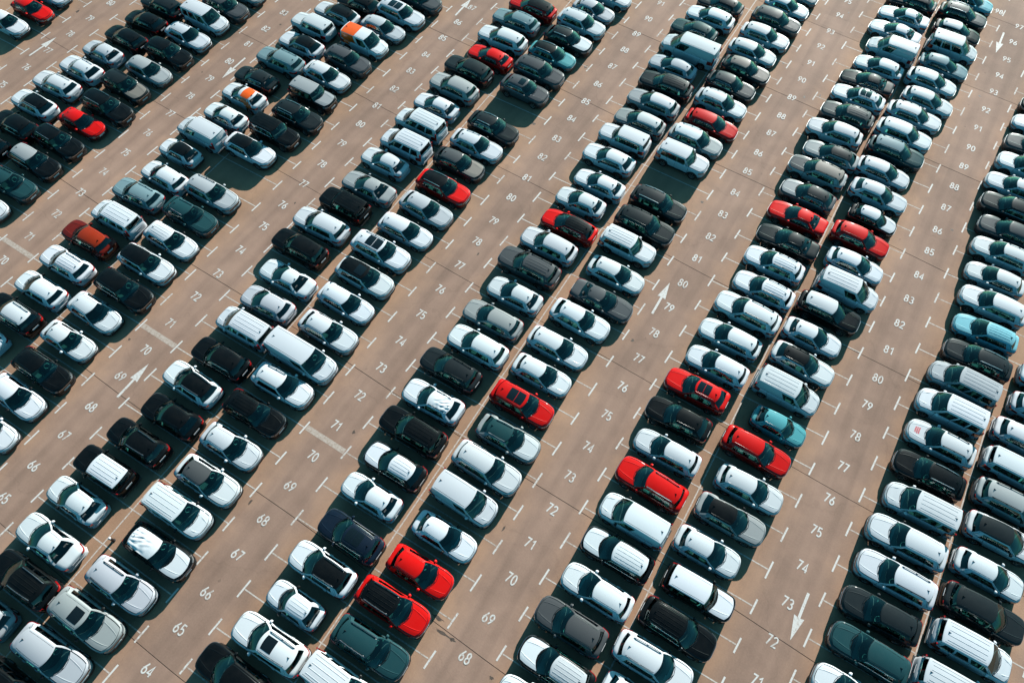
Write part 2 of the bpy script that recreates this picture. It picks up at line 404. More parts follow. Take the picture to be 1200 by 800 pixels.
    ts = [-1, -.95, -.7, -.4, 0, .4, .7, .95, 1]
    qs = cells(front, ts, lambda i, j: 'p' if i in (0, 7) else ('t' if j in (0, 5) else 'g'))
    parts.append(('windscreen', weld(qs, 'windscreen', 'glass'), None))
    trs = [-1, -.86, -.6, -.3, 0, .3, .6, .86, 1]
    rlow = 2 if boxy else 1
    def kr(i, j):
        if i in (0, 7): return 'p'
        if k in 'vV' : return 'p'
        if j < rlow: return 'p'
        if j == 5: return 't'
        return 'g'
    qs = cells(rear, trs, kr)
    if qs: parts.append(('rear_window', weld(qs, 'rear_window', 'glass'), None))
    us = {'s': [0, .05, .24, .385, .42, .58, .72, .745, .87, 1], 'c': [0, .05, .28, .46, .50, .60, .72, .74, .84, 1],
          'h': [0, .05, .24, .41, .45, .60, .75, .77, .86, 1], 'd': [0, .05, .25, .43, .47, .62, .78, .80, .90, 1],
          'm': [0, .05, .20, .36, .41, .54, .66, .70, .92, 1], 'V': [0, .05, .18, .32, .36, .5, .64, .68, .9, 1],
          'j': [0, .04, .22, .38, .42, .57, .71, .74, .91, 1], 'b': [0, .05, .23, .375, .41, .56, .69, .715, .90, 1]}
    us['v'] = us['m']; us = us[k]
    for sg in (-1, 1):
        def ks(i, j):
            if i in (0, 8): return 'p'
            if j >= 4: return 'p'
            if k in 'vV' and i >= 3: return 'p'
            if j == 0: return 't'
            if i in (3, 6): return 'p' if k in 'm' else 't'
            return 'g'
        qs = cells(lambda u, v: side(u, v, sg), us, ks)
        gr = {}
        for qd in qs:
            u = (qd[0].x-cfx)/(crx-cfx)
            key = 0 if u < us[3] else (1 if u < us[6] else 2)
            # classify by belt-side interpolation
            gr.setdefault(key, []).append(qd)
        # regroup reliably: walk the column index
        cols = {}
        for i in range(len(us)-1):
            for j in range(len(vr)-1):
                if ks(i, j) == 'g':
                    cols.setdefault(0 if i < 3 else (1 if i < 6 else 2), []).append(
                        [side(us[i], vr[j], sg), side(us[i+1], vr[j], sg), side(us[i+1], vr[j+1], sg), side(us[i], vr[j+1], sg)])
        for c_ in cols: parts.append(('side_window', weld(cols[c_], 'side_window', 'glass'), None))
    parts.append(('window_frame', fr.mesh('window_frame', ['paint', 'trim'], angle=60), 'frame'))
    # ---- roof
    ru = [-.012, .0, .04, .12, .25, .4, .55, .7, .85, .95, 1.0, 1.02]; rtv = [-1.0, -.97, -.9, -.75, -.5, -.25, 0, .25, .5, .75, .9, .97, 1.0]
    mb = MB(); G = [[roofpt(u, t, .014-(.012 if abs(t) == 1 or u in (-.012, 1.02) else 0)) for t in rtv] for u in ru]; mb.grid(G)
    V0 = [Vector((v[0], v[1], v[2]-.03)) for v in [g for g in G[0]]]
    mb.grid([[g-Vector((0, 0, .03)) for g in G[0]], G[0]]); mb.grid([G[-1], [g-Vector((0, 0, .03)) for g in G[-1]]])
    mb.grid([[r[0]-Vector((0, 0, .03)) for r in G], [r[0] for r in G]]); mb.grid([[r[-1] for r in G], [r[-1]-Vector((0, 0, .03)) for r in G]])
    parts.append(('roof', mb.mesh('roof', ['paint'], angle=60), 'roof'))
    # soft pressed channels along the roof edges
    for sg in (-1, 1):
        mb = MB(); mb.grid([[roofpt(u, sg*(.82+a), .0145+b) for a, b in ((-.012, 0), (0, .004), (.012, 0))] for u in (.03, .2, .4, .6, .8, .96)])
        parts.append(('roof_moulding', mb.mesh('roof_moulding', ['trim'], angle=20), None))
    if k not in 'dcvV':                               # spoiler lip over the rear glass
        mb = MB(); G = [[roofpt(1.0, t, .016) for t in rtv[1:-1]], [roofpt(1.0, t, .010)+Vector((-.13 if not boxy else -.06, 0, -.025)) for t in rtv[1:-1]],
                        [roofpt(1.0, t, -.035)+Vector((-.11 if not boxy else -.05, 0, -.03)) for t in rtv[1:-1]]]
        mb.grid(G); parts.append(('spoiler', mb.mesh('spoiler', ['paint'], angle=30), 'roof'))
    opt = {}
    # rails
    for nm, mt_ in (('rail', 'chrome'), ('railk', 'trim')):
        rl = []
        for sg in (-1, 1):
            mb = MB(); pts = [roofpt(u, sg*.90, dz) for u, dz in ((.05, .012), (.09, .055), (.3, .062), (.5, .064), (.7, .062), (.90, .055), (.95, .012))]
            mb.tube([tuple(a) for a in pts], .021, 6)
            for u in (.09, .5, .9): a = roofpt(u, sg*.90, .03); mb.box(a, (.10, .035, .06))
            rl.append(('roof_rail', mb.mesh('roof_rail', [mt_]), None))
        opt[nm] = rl
    opt['chrome'] = []
    for sg in (-1, 1):
        mb = MB(); pts = [side(.05+.88*i/8, .05, sg)+Vector((0, sg*.008, 0)) for i in range(9)]+[side(.93-.86*i/8, .87, sg)+Vector((0, sg*.008, 0)) for i in range(9)]
        pts.append(pts[0]); mb.tube([tuple(a) for a in pts], .014, 4)
        opt['chrome'].append(('window_surround', mb.mesh('window_surround', ['chrome']), None))
    opt['ribs'] = []
    for t in ((-.6, -.2, .2, .6) if k in 'Vmv' else (-.52, -.18, .18, .52)):
        mb = MB(); mb.grid([[roofpt(u, t+a, .0145+b) for a, b in ((-.028, 0), (-.018, .010), (.018, .010), (.028, 0))] for u in (.08, .09, .3, .5, .7, .9, .91)])
        opt['ribs'].append(('roof_rib', mb.mesh('roof_rib', ['paint'], angle=20), 'roof'))
    def pane(u0, u1, t0, name='sunroof', mat='dark_glass', dz=.0195):
        mb = MB(); tt = [t0*a for a in (-1, -.92, -.78, -.6, -.3, 0, .3, .6, .78, .92, 1)]; J = len(tt)-1; uu = [u0+(u1-u0)*a for a in (0, .25, .5, .75, 1)]
        G = [[roofpt(u, t, dz) for t in tt] for u in uu]; mb.grid(G)
        rim = [G[0][j] for j in range(J+1)]+[G[i][J] for i in range(1, 5)]+[G[4][j] for j in range(J-1, -1, -1)]+[G[i][0] for i in range(3, 0, -1)]
        n_ = len(rim); mb.add(rim+[a-Vector((0, 0, .02)) for a in rim], [(i, (i+1) % n_, n_+(i+1) % n_, n_+i) for i in range(n_)])
        return (name, mb.mesh(name, [mat], angle=40), None)
    opt['sun'] = [pane(.08, .36, .66), pane(.375, .66, .66)]
    opt['suns'] = [pane(.10, .44, .60)]
    opt['livery'] = [pane(.26 if k != 'v' else .42, .93 if k != 'v' else .985, .985, 'roof_wrap', 'orange', .019)]
    # antenna
    a = roofpt(.90, 0, .012); mb = MB()
    mb.add([(a.x+.10, 0, a.z), (a.x-.08, .03, a.z), (a.x-.08, -.03, a.z), (a.x-.08, 0, a.z+.075), (a.x-.02, 0, a.z+.045)],
           [(0, 1, 3, 4), (0, 4, 3, 2), (1, 2, 3), (0, 2, 1)])
    parts.append(('antenna', mb.mesh('antenna', ['trim'], smooth=False), None))
    # film pulled over the roof and hanging at the back
    rnd = random.Random(3); mb = MB(); uu = np.linspace(-.01, 1.03, 34); tt = np.linspace(-1.02, 1.02, 30)
    G = []
    for u in uu:
        row = []
        for t in tt:
            wv = math.sin(9*u+7*t+2*math.sin(5*t-3*u))*.5+math.sin(23*u*(1+.3*t)+4*math.sin(3*t))*.5
            row.append(roofpt(float(u), float(np.clip(t, -1.02, 1.02)), .032+.026*wv*min(1, max(0, (u-.15)*2.2))))
        G.append(row)
    mb.grid(G); opt['film'] = [('protective_film', mb.mesh('protective_film', ['film'], angle=60), None)]
    # ---- doors
    d0, d1, d2, d3 = p['ax'][0]-ra-.06, us[3]*.5+us[4]*.5, us[6], p['ax'][1]+ra*.35
    xb1 = cfx+(crx-cfx)*d1
    dd = [(d0, xb1+.006), (xb1-.006, p['ax'][1]+ra*.55)]
    for sg in (0, 1):
        for a_, b_ in dd:
            ss = [1.2, 2, 3, 4, 5, 5.7] if sg == 0 else [16.8, 16, 15, 14, 13, 12.3]
            def dx(u, s, a_=a_, b_=b_):
                low = 1-min(1, abs(s-9)/8); b2 = b_
                if b_ < xb1-.1 and b_ < p['ax'][1]+ra*1.02: b2 = b_+max(0, (abs(s-9)-4.5)/3.3)*ra*.55
                return a_+(b2-a_)*u
            parts.append(('door', patch(dx, ss, [0, .33, .66, 1], .008, -.015, gap=.022).mesh('door', ['paint', 'trim'], angle=40), 'body'))
            hh = MB(); xm = a_+(b_-a_)*.84; pt = off(xm, 4.3 if sg == 0 else 13.7, .03); hh.box(pt, (.20, .03, .03))
            parts.append(('door_handle', hh.mesh('door_handle', ['paint'], smooth=False), 'body'))
    # lower cladding on the high cars
    if k in 'sbj':
        for sg in (0, 1):
            ss = [.15, .6, 1.0, 1.5] if sg == 0 else [17.85, 17.4, 17, 16.5]
            parts.append(('sill_cladding', patch(lambda u, s: (ax[0]-ra-.02)+(ax[1]-ax[0]+2*ra+.04)*u, ss, [0, .5, 1], .012, -.01).mesh('sill_cladding', ['black']), None))
            for xa in ax:                              # wheel-arch lips
                g = []; sy = -1 if sg == 0 else 1
                for a in range(-10, 191, 20):
                    c_, s_ = math.cos(R(a)), math.sin(R(a)); yy = w*wid(xa+ra*c_)*1.0
                    g.append([(xa+ra*c_, sy*(yy-.05), zw+ra*s_), (xa+(ra+.005)*c_, sy*(yy+.012), zw+(ra+.005)*s_), (xa+(ra+.07)*c_, sy*(yy+.008), zw+(ra+.07)*s_), (xa+(ra+.075)*c_, sy*(yy-.03), zw+(ra+.075)*s_)])
                mb = MB(); mb.grid(g); parts.append(('arch_trim', mb.mesh('arch_trim', ['black']), None))
    # ---- wraparound pieces on nose and tail
    def xout(y, sgn):
        lo, hi = 0.0, 1.1
        for _ in range(26):
            md = (lo+hi)/2
            if w*wid(sgn*(h-md)) < abs(y): lo = md
            else: hi = md
        return sgn*(h-(0 if abs(y) <= w*wid(sgn*h) else hi))
    def strip(y0, y1, z0, z1, sgn, d=.012, n=9, thick=.03, tz=0, lean=0):
        ys = [y0+(y1-y0)*i/(n-1) for i in range(n)]; A = []
        for y in ys:
            x = xout(y, sgn); e = .02; nx = Vector((abs(xout(y-e, 1))-abs(xout(y+e, 1)), 0, 0)).x
            N = Vector((sgn*2*e, nx, 0)).normalized() if True else None
            P0 = Vector((x, y, z0+tz*abs(y))); P1 = Vector((x, y, z1+tz*abs(y)))
            A.append([P0-N*thick, P0+N*d, P1+N*(d-lean), P1-N*(thick+lean)])
        mb = MB(); mb.grid(A); mb.add(A[0], [(0, 1, 2, 3)]); mb.add(A[-1], [(3, 2, 1, 0)]); return mb
    hz = nzz-.17
    gz0, gz1 = (hz-.16, hz+.015) if k in 'sbj' else (hz-.09, hz+.0)
    parts.append(('grille', strip(-.60*w, .60*w, gz0, gz1, 1, .014, 9).mesh('grille', ['trim'], angle=25), None))
    mb = strip(-.60*w, .60*w, gz1-.012, gz1+.012, 1, .022, 9)
    parts.append(('grille_bar', mb.mesh('grille_bar', ['chrome'], angle=25), None))
    parts.append(('lower_intake', strip(-.62*w, .62*w, .30, .44, 1, .014, 9).mesh('lower_intake', ['black'], angle=25), None))
    for sg in (-1, 1):
        parts.append(('headlight', strip(sg*.63*w, sg*.945*w, hz-.05, hz+.085, 1, .016, 7, .03, .03, .02).mesh('headlight', ['lamp'], angle=25), None))
        mb = strip(sg*.64*w, sg*.93*w, .34, .42, 1, .013, 6); parts.append(('fog_lamp', mb.mesh('fog_lamp', ['black'], angle=25), None))
    parts.append(('front_bumper', strip(-.93*w, .93*w, .22, .295, 1, .02, 13).mesh('front_bumper', ['black'], angle=25), None))
    parts.append(('rear_bumper', strip(-.93*w, .93*w, .30, .46, -1, .03, 13).mesh('rear_bumper', ['black' if k in 'sbjc' else 'paint'], angle=25), 'body'))
    parts.append(('number_plate', strip(-.26, .26, .46, .57, 1, .02, 3).mesh('number_plate', ['plate'], angle=25), None))
    pz = bz-.34
    parts.append(('number_plate', strip(-.26, .26, pz, pz+.11, -1, .02, 3).mesh('number_plate', ['plate'], angle=25), None))
    tz0, tz1 = (bz-.27, bz-.12) if not boxy else (bz-.38, bz-.06)
    for sg in (-1, 1):
        a = .60 if not boxy else .84
        parts.append(('tail_light', strip(sg*a*w, sg*.965*w, tz0, tz1, -1, .016, 7, .03, 0, .0).mesh('tail_light', ['tail'], angle=25), None))
    if k in 'mvV':
        for sg in (-1, 1):                             # tall lamps beside the doors
            mb = MB(); mb.box((xt+.05, sg*.885*w, bz+.17), (.10, .09, .36), 0, .9); parts.append(('tail_light', mb.mesh('tail_light', ['tail']), None))
        if k != 'm':
            mb = MB(); mb.box((-h-.0, 0, .85), (.03, .02, .9)); parts.append(('door_seam', mb.mesh('door_seam', ['black'], smooth=False), None))
    # ---- mirrors
    for sg in (-1, 1):
        b_ = side(.07, .12, sg); mb = MB()
        c = Vector((b_.x-.02, b_.y+sg*.13, b_.z+.045))
        prof = []
        for (dx, sc) in ((-.075, .75), (-.06, 1.0), (.0, 1.0), (.06, .85), (.10, .45)):
            ring = []
            for i in range(8):
                an = 2*math.pi*i/8; ring.append((c.x+dx, c.y+sg*.0+math.cos(an)*.115*sc, c.z+math.sin(an)*.075*sc))
            prof.append(ring+[ring[0]])
        mb.grid(prof); mb.add(prof[0][:8], [tuple(range(8))]); mb.add(prof[-1][:8], [tuple(range(8))])
        mb.tube([tuple(b_-Vector((0, sg*.02, .02))), tuple(c-Vector((0, sg*.04, .03)))], .03, 5)
        parts.append(('mirror', mb.mesh('mirror', ['paint'], angle=50), 'mirror'))
    # ---- wipers
    for a in (-.05, .52):
        mb = MB(); pts = [front(a, .03)+Vector((.02, 0, .02)), front(a-.35, .10)+Vector((.015, 0, .02)), front(a-.62, .11)+Vector((.015, 0, .018))]
        mb.tube([tuple(q_) for q_ in pts], .011, 4); parts.append(('wiper', mb.mesh('wiper', ['black'], smooth=False), None))
    # ---- interior
    mb = MB(); mb.box(((cfx+crx)/2, 0, .40), (cfx-crx+.5, 2*w*.86, .06)); parts.append(('cabin_floor', mb.mesh('cabin_floor', ['seat'], smooth=False), None))
    mb = MB(); G = []
    for t in (-1, -.6, -.2, .2, .6, 1):
        xb = cfx+bul*(1-t*t); G.append([(xb-.02, t*w*.86, cz-.06), (xb-.30, t*w*.86, cz-.02), (xb-.52, t*w*.86, cz-.06), (xb-.60, t*w*.86, cz-.20), (xb-.56, t*w*.86, .55)])
    mb.grid(G); parts.append(('dashboard', mb.mesh('dashboard', ['dash'], angle=50), None))
    sx = cfx-.95
    def seat(mb, x, y, wid_):
        sh = .34 if k in 'hdc' else .46
        mb.box((x+.12, y, sh+.10), (.52, wid_, .16), 0, .92); mb.box((x-.20, y, sh+.45), (.15, wid_*.95, .62), 0, .86, -.25)
        return sh
    for yy in (-.37, .37):
        mb = MB(); sh = seat(mb, sx, yy, .48); mb.box((sx-.30, yy, sh+.86), (.10, .26, .18), 0, .85, -.2); parts.append(('seat', mb.mesh('seat', ['seat'], smooth=False), None))
    if k not in 'vV':
        mb = MB(); sh = seat(mb, sx-.85, 0, 1.22)
        for yy in (-.38, .38): mb.box((sx-1.15, yy, sh+.84), (.09, .25, .16), 0, .85, -.2)
        parts.append(('rear_bench', mb.mesh('rear_bench', ['seat'], smooth=False), None))
    else:
        mb = MB(); mb.box((sx-.45, 0, .95), (.05, 2*w*.8, 1.1)); parts.append(('bulkhead', mb.mesh('bulkhead', ['seat'], smooth=False), None))
    mb = MB(); pts = []
    for i in range(13):
        an = 2*math.pi*i/12; pts.append((cfx-.62-math.sin(an)*.07, .37+math.cos(an)*.18, cz-.04+math.sin(an)*.16))
    mb.tube(pts, .016, 5); parts.append(('steering_wheel', mb.mesh('steering_wheel', ['dash']), None))
    c = front(-.45, .02); mb = MB(); mb.box((c.x-.17, c.y, cz+.0), (.21, .29, .004), 0, 1, -.06)
    opt['paper'] = [('dashboard_sheet', mb.mesh('dashboard_sheet', ['paper'], smooth=False), None)]
    # printed lines on a bonnet
    mb = MB(); rnd = random.Random(5)
    for row in range(3):
        yy = -.26
        while yy < .26:
            a = rnd.uniform(.03, .06); s0 = 9+(yy+a/2)/w*3.05; u = .40+row*.12
            x0 = hoodx(u, s0); sA, sB = 9+yy/w*3.05, 9+(yy+a)/w*3.05
            mb.add([off(x0+.045, sA, .0125), off(x0+.045, sB, .0125), off(x0-.045, sB, .0125), off(x0-.045, sA, .0125)], [(0, 1, 2, 3)])
            yy += a+.025
    opt['print'] = [('bonnet_lettering', mb.mesh('bonnet_lettering', ['printred'], smooth=False), None)]
    # orange flank of the wrapped vans
    lv = []
    for sg in (0, 1):
        ss = [3.2, 4, 5, 5.9] if sg == 0 else [14.8, 14, 13, 12.1]
        a0 = ax[1]-.25
        lv.append(('side_wrap', patch(lambda u, s: a0+.9-.28*abs(s-9)/6-(1.0-.30*abs(s-9)/6)*u, ss, [0, .5, 1], .011, .002).mesh('side_wrap', ['orange']), None))
        gg = MB(); sy = -1 if sg == 0 else 1
        for (u0, u1) in ((.46, .66), (.66, .97)):
            G = [[side(u0+(u1-u0)*a, v, sy)+Vector((0, sy*.006, 0)) for v in (.02, .3, .6, .98)] for a in (0, .5, 1)]; gg.grid(G)
        lv.append(('side_wrap', gg.mesh('side_wrap', ['orange']), None))
    opt['livery'] += lv
    # ---- wheels: tyre mesh with the rim as its child
    r = p['r']; ty = MB(); prof = [(.60, -.095), (.66, -.11), (.92, -.115), (.985, -.095), (1.0, -.06), (1.0, .06), (.985, .095), (.92, .115), (.66, .11), (.60, .095)]
    G = [[(r*a*math.cos(2*math.pi*i/20), y, r*a*math.sin(2*math.pi*i/20)) for a, y in prof] for i in range(21)]
    ty.grid(G); tym = ty.mesh('wheel', ['tyre'], angle=50)
    rims = {}
    for sg in (-1, 1):
        rm = MB(); n5 = 5; yo = sg*.085
        G = [[(r*a*math.cos(2*math.pi*i/20), sg*y, r*a*math.sin(2*math.pi*i/20)) for a, y in ((.56, .03), (.58, .098), (.66, .104))] for i in range(21)]; rm.grid(G)
        for q_ in range(n5):
            a0 = 2*math.pi*q_/n5; da = .20
            rm.add([(r*.12*math.cos(a0-da*3), yo, r*.12*math.sin(a0-da*3)), (r*.12*math.cos(a0+da*3), yo, r*.12*math.sin(a0+da*3)),
                    (r*.60*math.cos(a0+da), yo, r*.60*math.sin(a0+da)), (r*.60*math.cos(a0-da), yo, r*.60*math.sin(a0-da))], [(0, 1, 2, 3)])
        rm.add([(r*.16*math.cos(2*math.pi*i/8), yo+sg*.006, r*.16*math.sin(2*math.pi*i/8)) for i in range(8)], [tuple(range(8))])
        rm.add([(r*.56*math.cos(2*math.pi*i/16), sg*.03, r*.56*math.sin(2*math.pi*i/16)) for i in range(16)], [tuple(range(16))], 1)
        rims[sg] = rm.mesh('rim', ['rim', 'black'], angle=30)
    out['parts'] = parts; out['opt'] = opt; out['tyre'] = tym; out['rims'] = rims
    out['wheels'] = [(xa, sg*(w*wid(xa)-.125), sg) for xa in ax for sg in (-1, 1)]
    LIB[full] = out
for k in T: build_kind(k)

# ------------------------------------------------------------------ the lot itself
AX = [-14.8, -.03, 14.60, 29.0, 43.92, 59.03, 74.0, 88.85]       # middles of the driving lanes
P = 2.5
def ny(n): return (n-75)*P                                      # stall number -> y
def link(name, me, parent=None, loc=(0, 0, 0), rz=0, kind=None, label=None, color=None):
    o = bpy.data.objects.new(name, me); COL.objects.link(o)
    o.location = loc; o.rotation_euler = (0, 0, rz)
    if parent is not None: o.parent = parent
    if kind: o['kind'] = kind
    if label: o['label'] = label
    if color: o.color = color
    return o
GZ = .04
ground = link('ground', mkmesh('ground', [(-700, -500, -GZ), (800, -500, -GZ), (800, 900, -GZ), (-700, 900, -GZ)], [(0, 1, 2, 3)], 'asphalt', smooth=False), kind='structure')
tar = link('seam_filler', mkmesh('seam_filler', [(-60, -60, -.012), (150, -60, -.012), (150, 160, -.012), (-60, 160, -.012)], [(0, 1, 2, 3)], 'seam', smooth=False), ground)
def seam_y(x, k): return -5.25-.037*(x-29)+10.35*k+.10*math.sin(x*.21+k*2.1)
rs = random.Random(11)
for kb in range(-5, 16):
    n = 42; xs_ = [-60+210*i/n for i in range(n+1)]; g0 = .020+rs.random()*.016
    V = [(x, seam_y(x, kb)+g0, 0) for x in xs_]+[(x, seam_y(x, kb+1)-g0*.4, 0) for x in xs_]
    V += [(v[0], v[1], -.02) for v in V]
    F = [(i, i+1, n+2+i, n+1+i) for i in range(n)]
    F += [(i+2*n+2, i+1+2*n+2, i+1, i) for i in range(n)]+[(n+1+i, n+2+i, 3*n+4+i, 3*n+3+i) for i in range(n)]
    link('asphalt_panel', mkmesh('asphalt_panel', V, F, 'asphalt', smooth=False), ground)

def quad(mb, a, b, wd, z, m=0, n=1):
    a, b = Vector((a[0], a[1], 0)), Vector((b[0], b[1], 0)); d = (b-a).normalized(); q = Vector((-d.y, d.x, 0))*wd/2
    pr = [(a+q, a-q)]+[((a+(b-a)*i/n)+q, (a+(b-a)*i/n)-q) for i in range(1, n+1)]
    for i in range(n):
        p0, p1 = pr[i]; p2, p3 = pr[i+1]
        mb.add([(p0.x, p0.y, z), (p1.x, p1.y, z), (p3.x, p3.y, z), (p2.x, p2.y, z)], [(0, 1, 2, 3)], m)
for i in range(len(AX)-1):
    x0, x1 = AX[i]+1.70, AX[i+1]-1.68; xm = (x0+x1)/2
    for n in range(60, 104):
        y = ny(n+.6)
        u = (x0+x1)/2
        # only the lines the photograph can show
        vx = Vector((u-CX, y-CY, -CH)); zc = vx.dot(fw)
        px = 600+FPX*vx.dot(rt)/zc; py = 400-FPX*vx.dot(up)/zc
        if not (-260 < px < 1460 and -160 < py < 960): continue
        mb = MB(); e0, e1 = rs.uniform(-.05, .05), rs.uniform(-.05, .05)
        for xb, e in ((x0, e0), (x1, e1)):
            hl = rs.uniform(.48, .60); quad(mb, (xb-.03+e*.4, y-hl+e), (xb+.03+e*.4, y+hl+e), .112, .006, 0)
        quad(mb, (x0+.09, y+e0), (xm, y), .08, .004, 1); quad(mb, (xm, y), (x1-.09, y+e1), .08, .004, 1)
        far = max(0, (n-84)/10)
        worn = rs.choice([0, 0, .03, .05, .10])+min(.10, .06*far)
        link('stall_line', mb.mesh('stall_line', ['mark', 'mark_thin'], smooth=False), ground, color=(worn, 0, 0, 1))
    mb = MB(); quad(mb, (xm, ny(60)), (xm, ny(104)), .085, .008, 0); link('centre_line', mb.mesh('centre_line', ['mark_thin'], smooth=False), ground, color=(.03, 0, 0, 1))
    mb = MB(); quad(mb, (x0-3.3, ny(70.62)), (x0-.1, ny(70.60)), .38, .003, 0, 4)
    if i in (1, 2, 3, 4): link('cross_band', mb.mesh('cross_band', ['band'], smooth=False), ground, color=(0.0, 0, 0, 1))

def arc(cx, cy, rx, ry, a0, a1, n=10): return [(cx+rx*math.cos(R(a0+(a1-a0)*i/n)), cy+ry*math.sin(R(a0+(a1-a0)*i/n))) for i in range(n+1)]
DG = {'0': [arc(.25, .5, .21, .44, 0, 360, 18)], '1': [[(.06, .74), (.30, .94), (.30, .06)]],
 '2': [arc(.25, .70, .20, .24, 165, -30, 10)+[(.05, .06), (.47, .06)]],
 '3': [arc(.24, .72, .19, .22, 150, -80, 9)+arc(.24, .29, .21, .23, 80, -150, 10)],
 '4': [[(.36, .06), (.36, .94), (.04, .30), (.48, .30)]],
 '5': [[(.43, .94), (.10, .94), (.07, .52)]+arc(.24, .33, .21, .27, 120, -145, 10)],
 '6': [[(.38, .94), (.12, .52)]+arc(.25, .30, .20, .24, 160, -200, 16)],
 '7': [[(.04, .94), (.46, .94), (.16, .06)]],
 '8': [arc(.25, .72, .17, .22, 0, 360, 14), arc(.25, .28, .21, .23, 0, 360, 14)],
 '9': [[(.12, .06), (.38, .48)]+arc(.25, .70, .20, .24, -20, 340, 16)]}
def ribbon(mb, pts, wd, z, M2):
    closed = (Vector(pts[0])-Vector(pts[-1])).length < 1e-6
    pp = [Vector(p) for p in pts]; n = len(pp); Lf = []; Rt = []
    for i in range(n):
        a = pp[i-1] if i > 0 else (pp[-2] if closed else None); b = pp[i+1] if i < n-1 else (pp[1] if closed else None)
        d1 = (pp[i]-a).normalized() if a is not None else None; d2 = (b-pp[i]).normalized() if b is not None else None
        if d1 is None: d1 = d2
        if d2 is None: d2 = d1
        d = d1+d2; d = d.normalized() if d.length > .2 else d2
        nn = Vector((-d.y, d.x)); k_ = wd/2/max(.55, nn.dot(Vector((-d1.y, d1.x))))
        Lf.append(pp[i]+nn*k_); Rt.append(pp[i]-nn*k_)
    G = [[M2(a), M2(b)] for a, b in zip(Lf, Rt)]
    mb.grid([[(a[0], a[1], z+i*.00025), (b[0], b[1], z+i*.00025)] for i, (a, b) in enumerate(G)])
def number(txt, x, y, sc=.67):
    mb = MB(); tot = .5*len(txt)+.14*(len(txt)-1); z = .004
    for i, ch in enumerate(txt):
        ox = -tot/2+i*.64
        for st in DG[ch]:
            ribbon(mb, st, .145, z, lambda q_: (x+(q_.x+ox)*sc*.88, y+(q_.y-.5)*sc)); z += .0045
    return mb.mesh('painted_number', ['mark'], smooth=False)
def project(x, y, z=0):
    vx = Vector((x-CX, y-CY, z-CH)); zc = vx.dot(fw)
    return 600+FPX*vx.dot(rt)/zc, 400-FPX*vx.dot(up)/zc
NUMVIS = {}
for i in range(1, 7):
    for n in range(60, 104):
        x, y = AX[i]+rs.uniform(-.05, .05), ny(n+.10)+rs.uniform(-.1, .1)
        px, py = project(x, y)
        if not (-60 < px < 1260 and -60 < py < 860) or (i == 6 and n > 97): continue
        if 8 < px < 1192 and 6 < py < 794: NUMVIS.setdefault(i, []).append(n)
        link('painted_number', number(str(n), x, y), ground, label='white painted number %d on the driving lane' % n, color=(rs.choice([0, .02, .05, .08]), 0, 0, 1))
link('painted_number', number('98', 71.85, 56.45), ground, label='white painted number 98 before the cyan car', color=(.04, 0, 0, 1))
def arrow(tip, tail, txt):
    t, q_ = Vector(tip), Vector(tail); d = (t-q_).normalized(); s = Vector((-d.y, d.x)); L_ = (t-q_).length; nk = t-d*L_*.47
    mb = MB(); P_ = [q_+s*.085, q_-s*.085, nk-s*.085, nk-s*.32-d*.06, t, nk+s*.32-d*.06, nk+s*.085]
    mb.add([(a.x, a.y, .005) for a in P_], [(0, 1, 2, 6), (2, 3, 4), (2, 4, 6), (6, 4, 5)])
    link('painted_arrow', mb.mesh('painted_arrow', ['mark'], smooth=False), ground, label=txt, color=(.04, 0, 0, 1))
arrow((-.72, ny(77.73)), (-.92, ny(76.55)), 'white arrow pointing up beside painted number 77')
arrow((15.47, ny(79.31)), (15.5, ny(80.52)), 'white arrow pointing down beside painted number 80')
arrow((30.0, ny(69.81)), (30.0, ny(68.62)), 'white arrow pointing up beside painted number 69')
arrow((28.29, ny(87.5)), (28.3, ny(86.4)), 'white arrow pointing up beside painted number 87')
arrow((58.16, ny(79.88)), (58.2, ny(78.64)), 'white arrow pointing up beside painted number 79')
arrow((74.87, ny(72.34)), (74.87, ny(73.58)), 'white arrow pointing down beside painted number 73')
arrow((72.98, ny(95.21)), (72.96, ny(96.48)), 'white arrow pointing down beside painted number 96')
for px_, py_, w_, h_, a_ in ((29.4, -1.5, 2.6, 1.5, .02), (44.1, 12.2, 1.8, 3.4, -.03), (59.3, 27.5, 2.4, 1.2, .03), (58.6, -9.2, 1.5, 2.2, .01), (73.8, 28.4, 2.2, 3.0, -.02),
                              (74.3, 6.9, 1.3, 1.9, .04), (14.6, 11.4, 2.5, 1.4, .0), (44.4, -19.5, 2.0, 1.6, -.05), (29.1, 22.6, 1.6, 2.6, .02), (59.0, 46.5, 2.4, 1.6, 0), (14.9, -6.3, 1.6, 2.2, .03), (73.6, 46.1, 2.6, 1.5, .02)):
    c_, s_ = math.cos(a_), math.sin(a_); pts = [(px_+x*c_-y*s_, py_+x*s_+y*c_) for x, y in ((-w_/2, -h_/2), (w_/2, -h_/2), (w_/2, h_/2), (-w_/2, h_/2))]
    mb = MB(); mb.add([(x, y, .0012) for x, y in pts]+[(x, y, -.01) for x, y in pts], [(0, 1, 2, 3), (4, 5, 1, 0), (5, 6, 2, 1), (6, 7, 3, 2), (7, 4, 0, 3)])
    link('asphalt_patch', mb.mesh('asphalt_patch', ['asphalt'], smooth=False), ground)
def stain(x, y, rx, ry, seed):
    q_ = random.Random(seed); n = 22; mb = MB(); ph = [q_.uniform(0, 6) for _ in range(3)]
    V = [(x, y, .002)]+[(x+rx*(1+.3*math.sin(3*a+ph[0])+.25*math.sin(7*a+ph[1]))*math.cos(a), y+ry*(1+.3*math.sin(4*a+ph[2]))*math.sin(a), .002) for a in [2*math.pi*i/n for i in range(n)]]
    mb.add(V, [(0, 1+i, 1+(i+1) % n) for i in range(n)]); link('oil_stain', mb.mesh('oil_stain', ['stain'], smooth=False), ground)
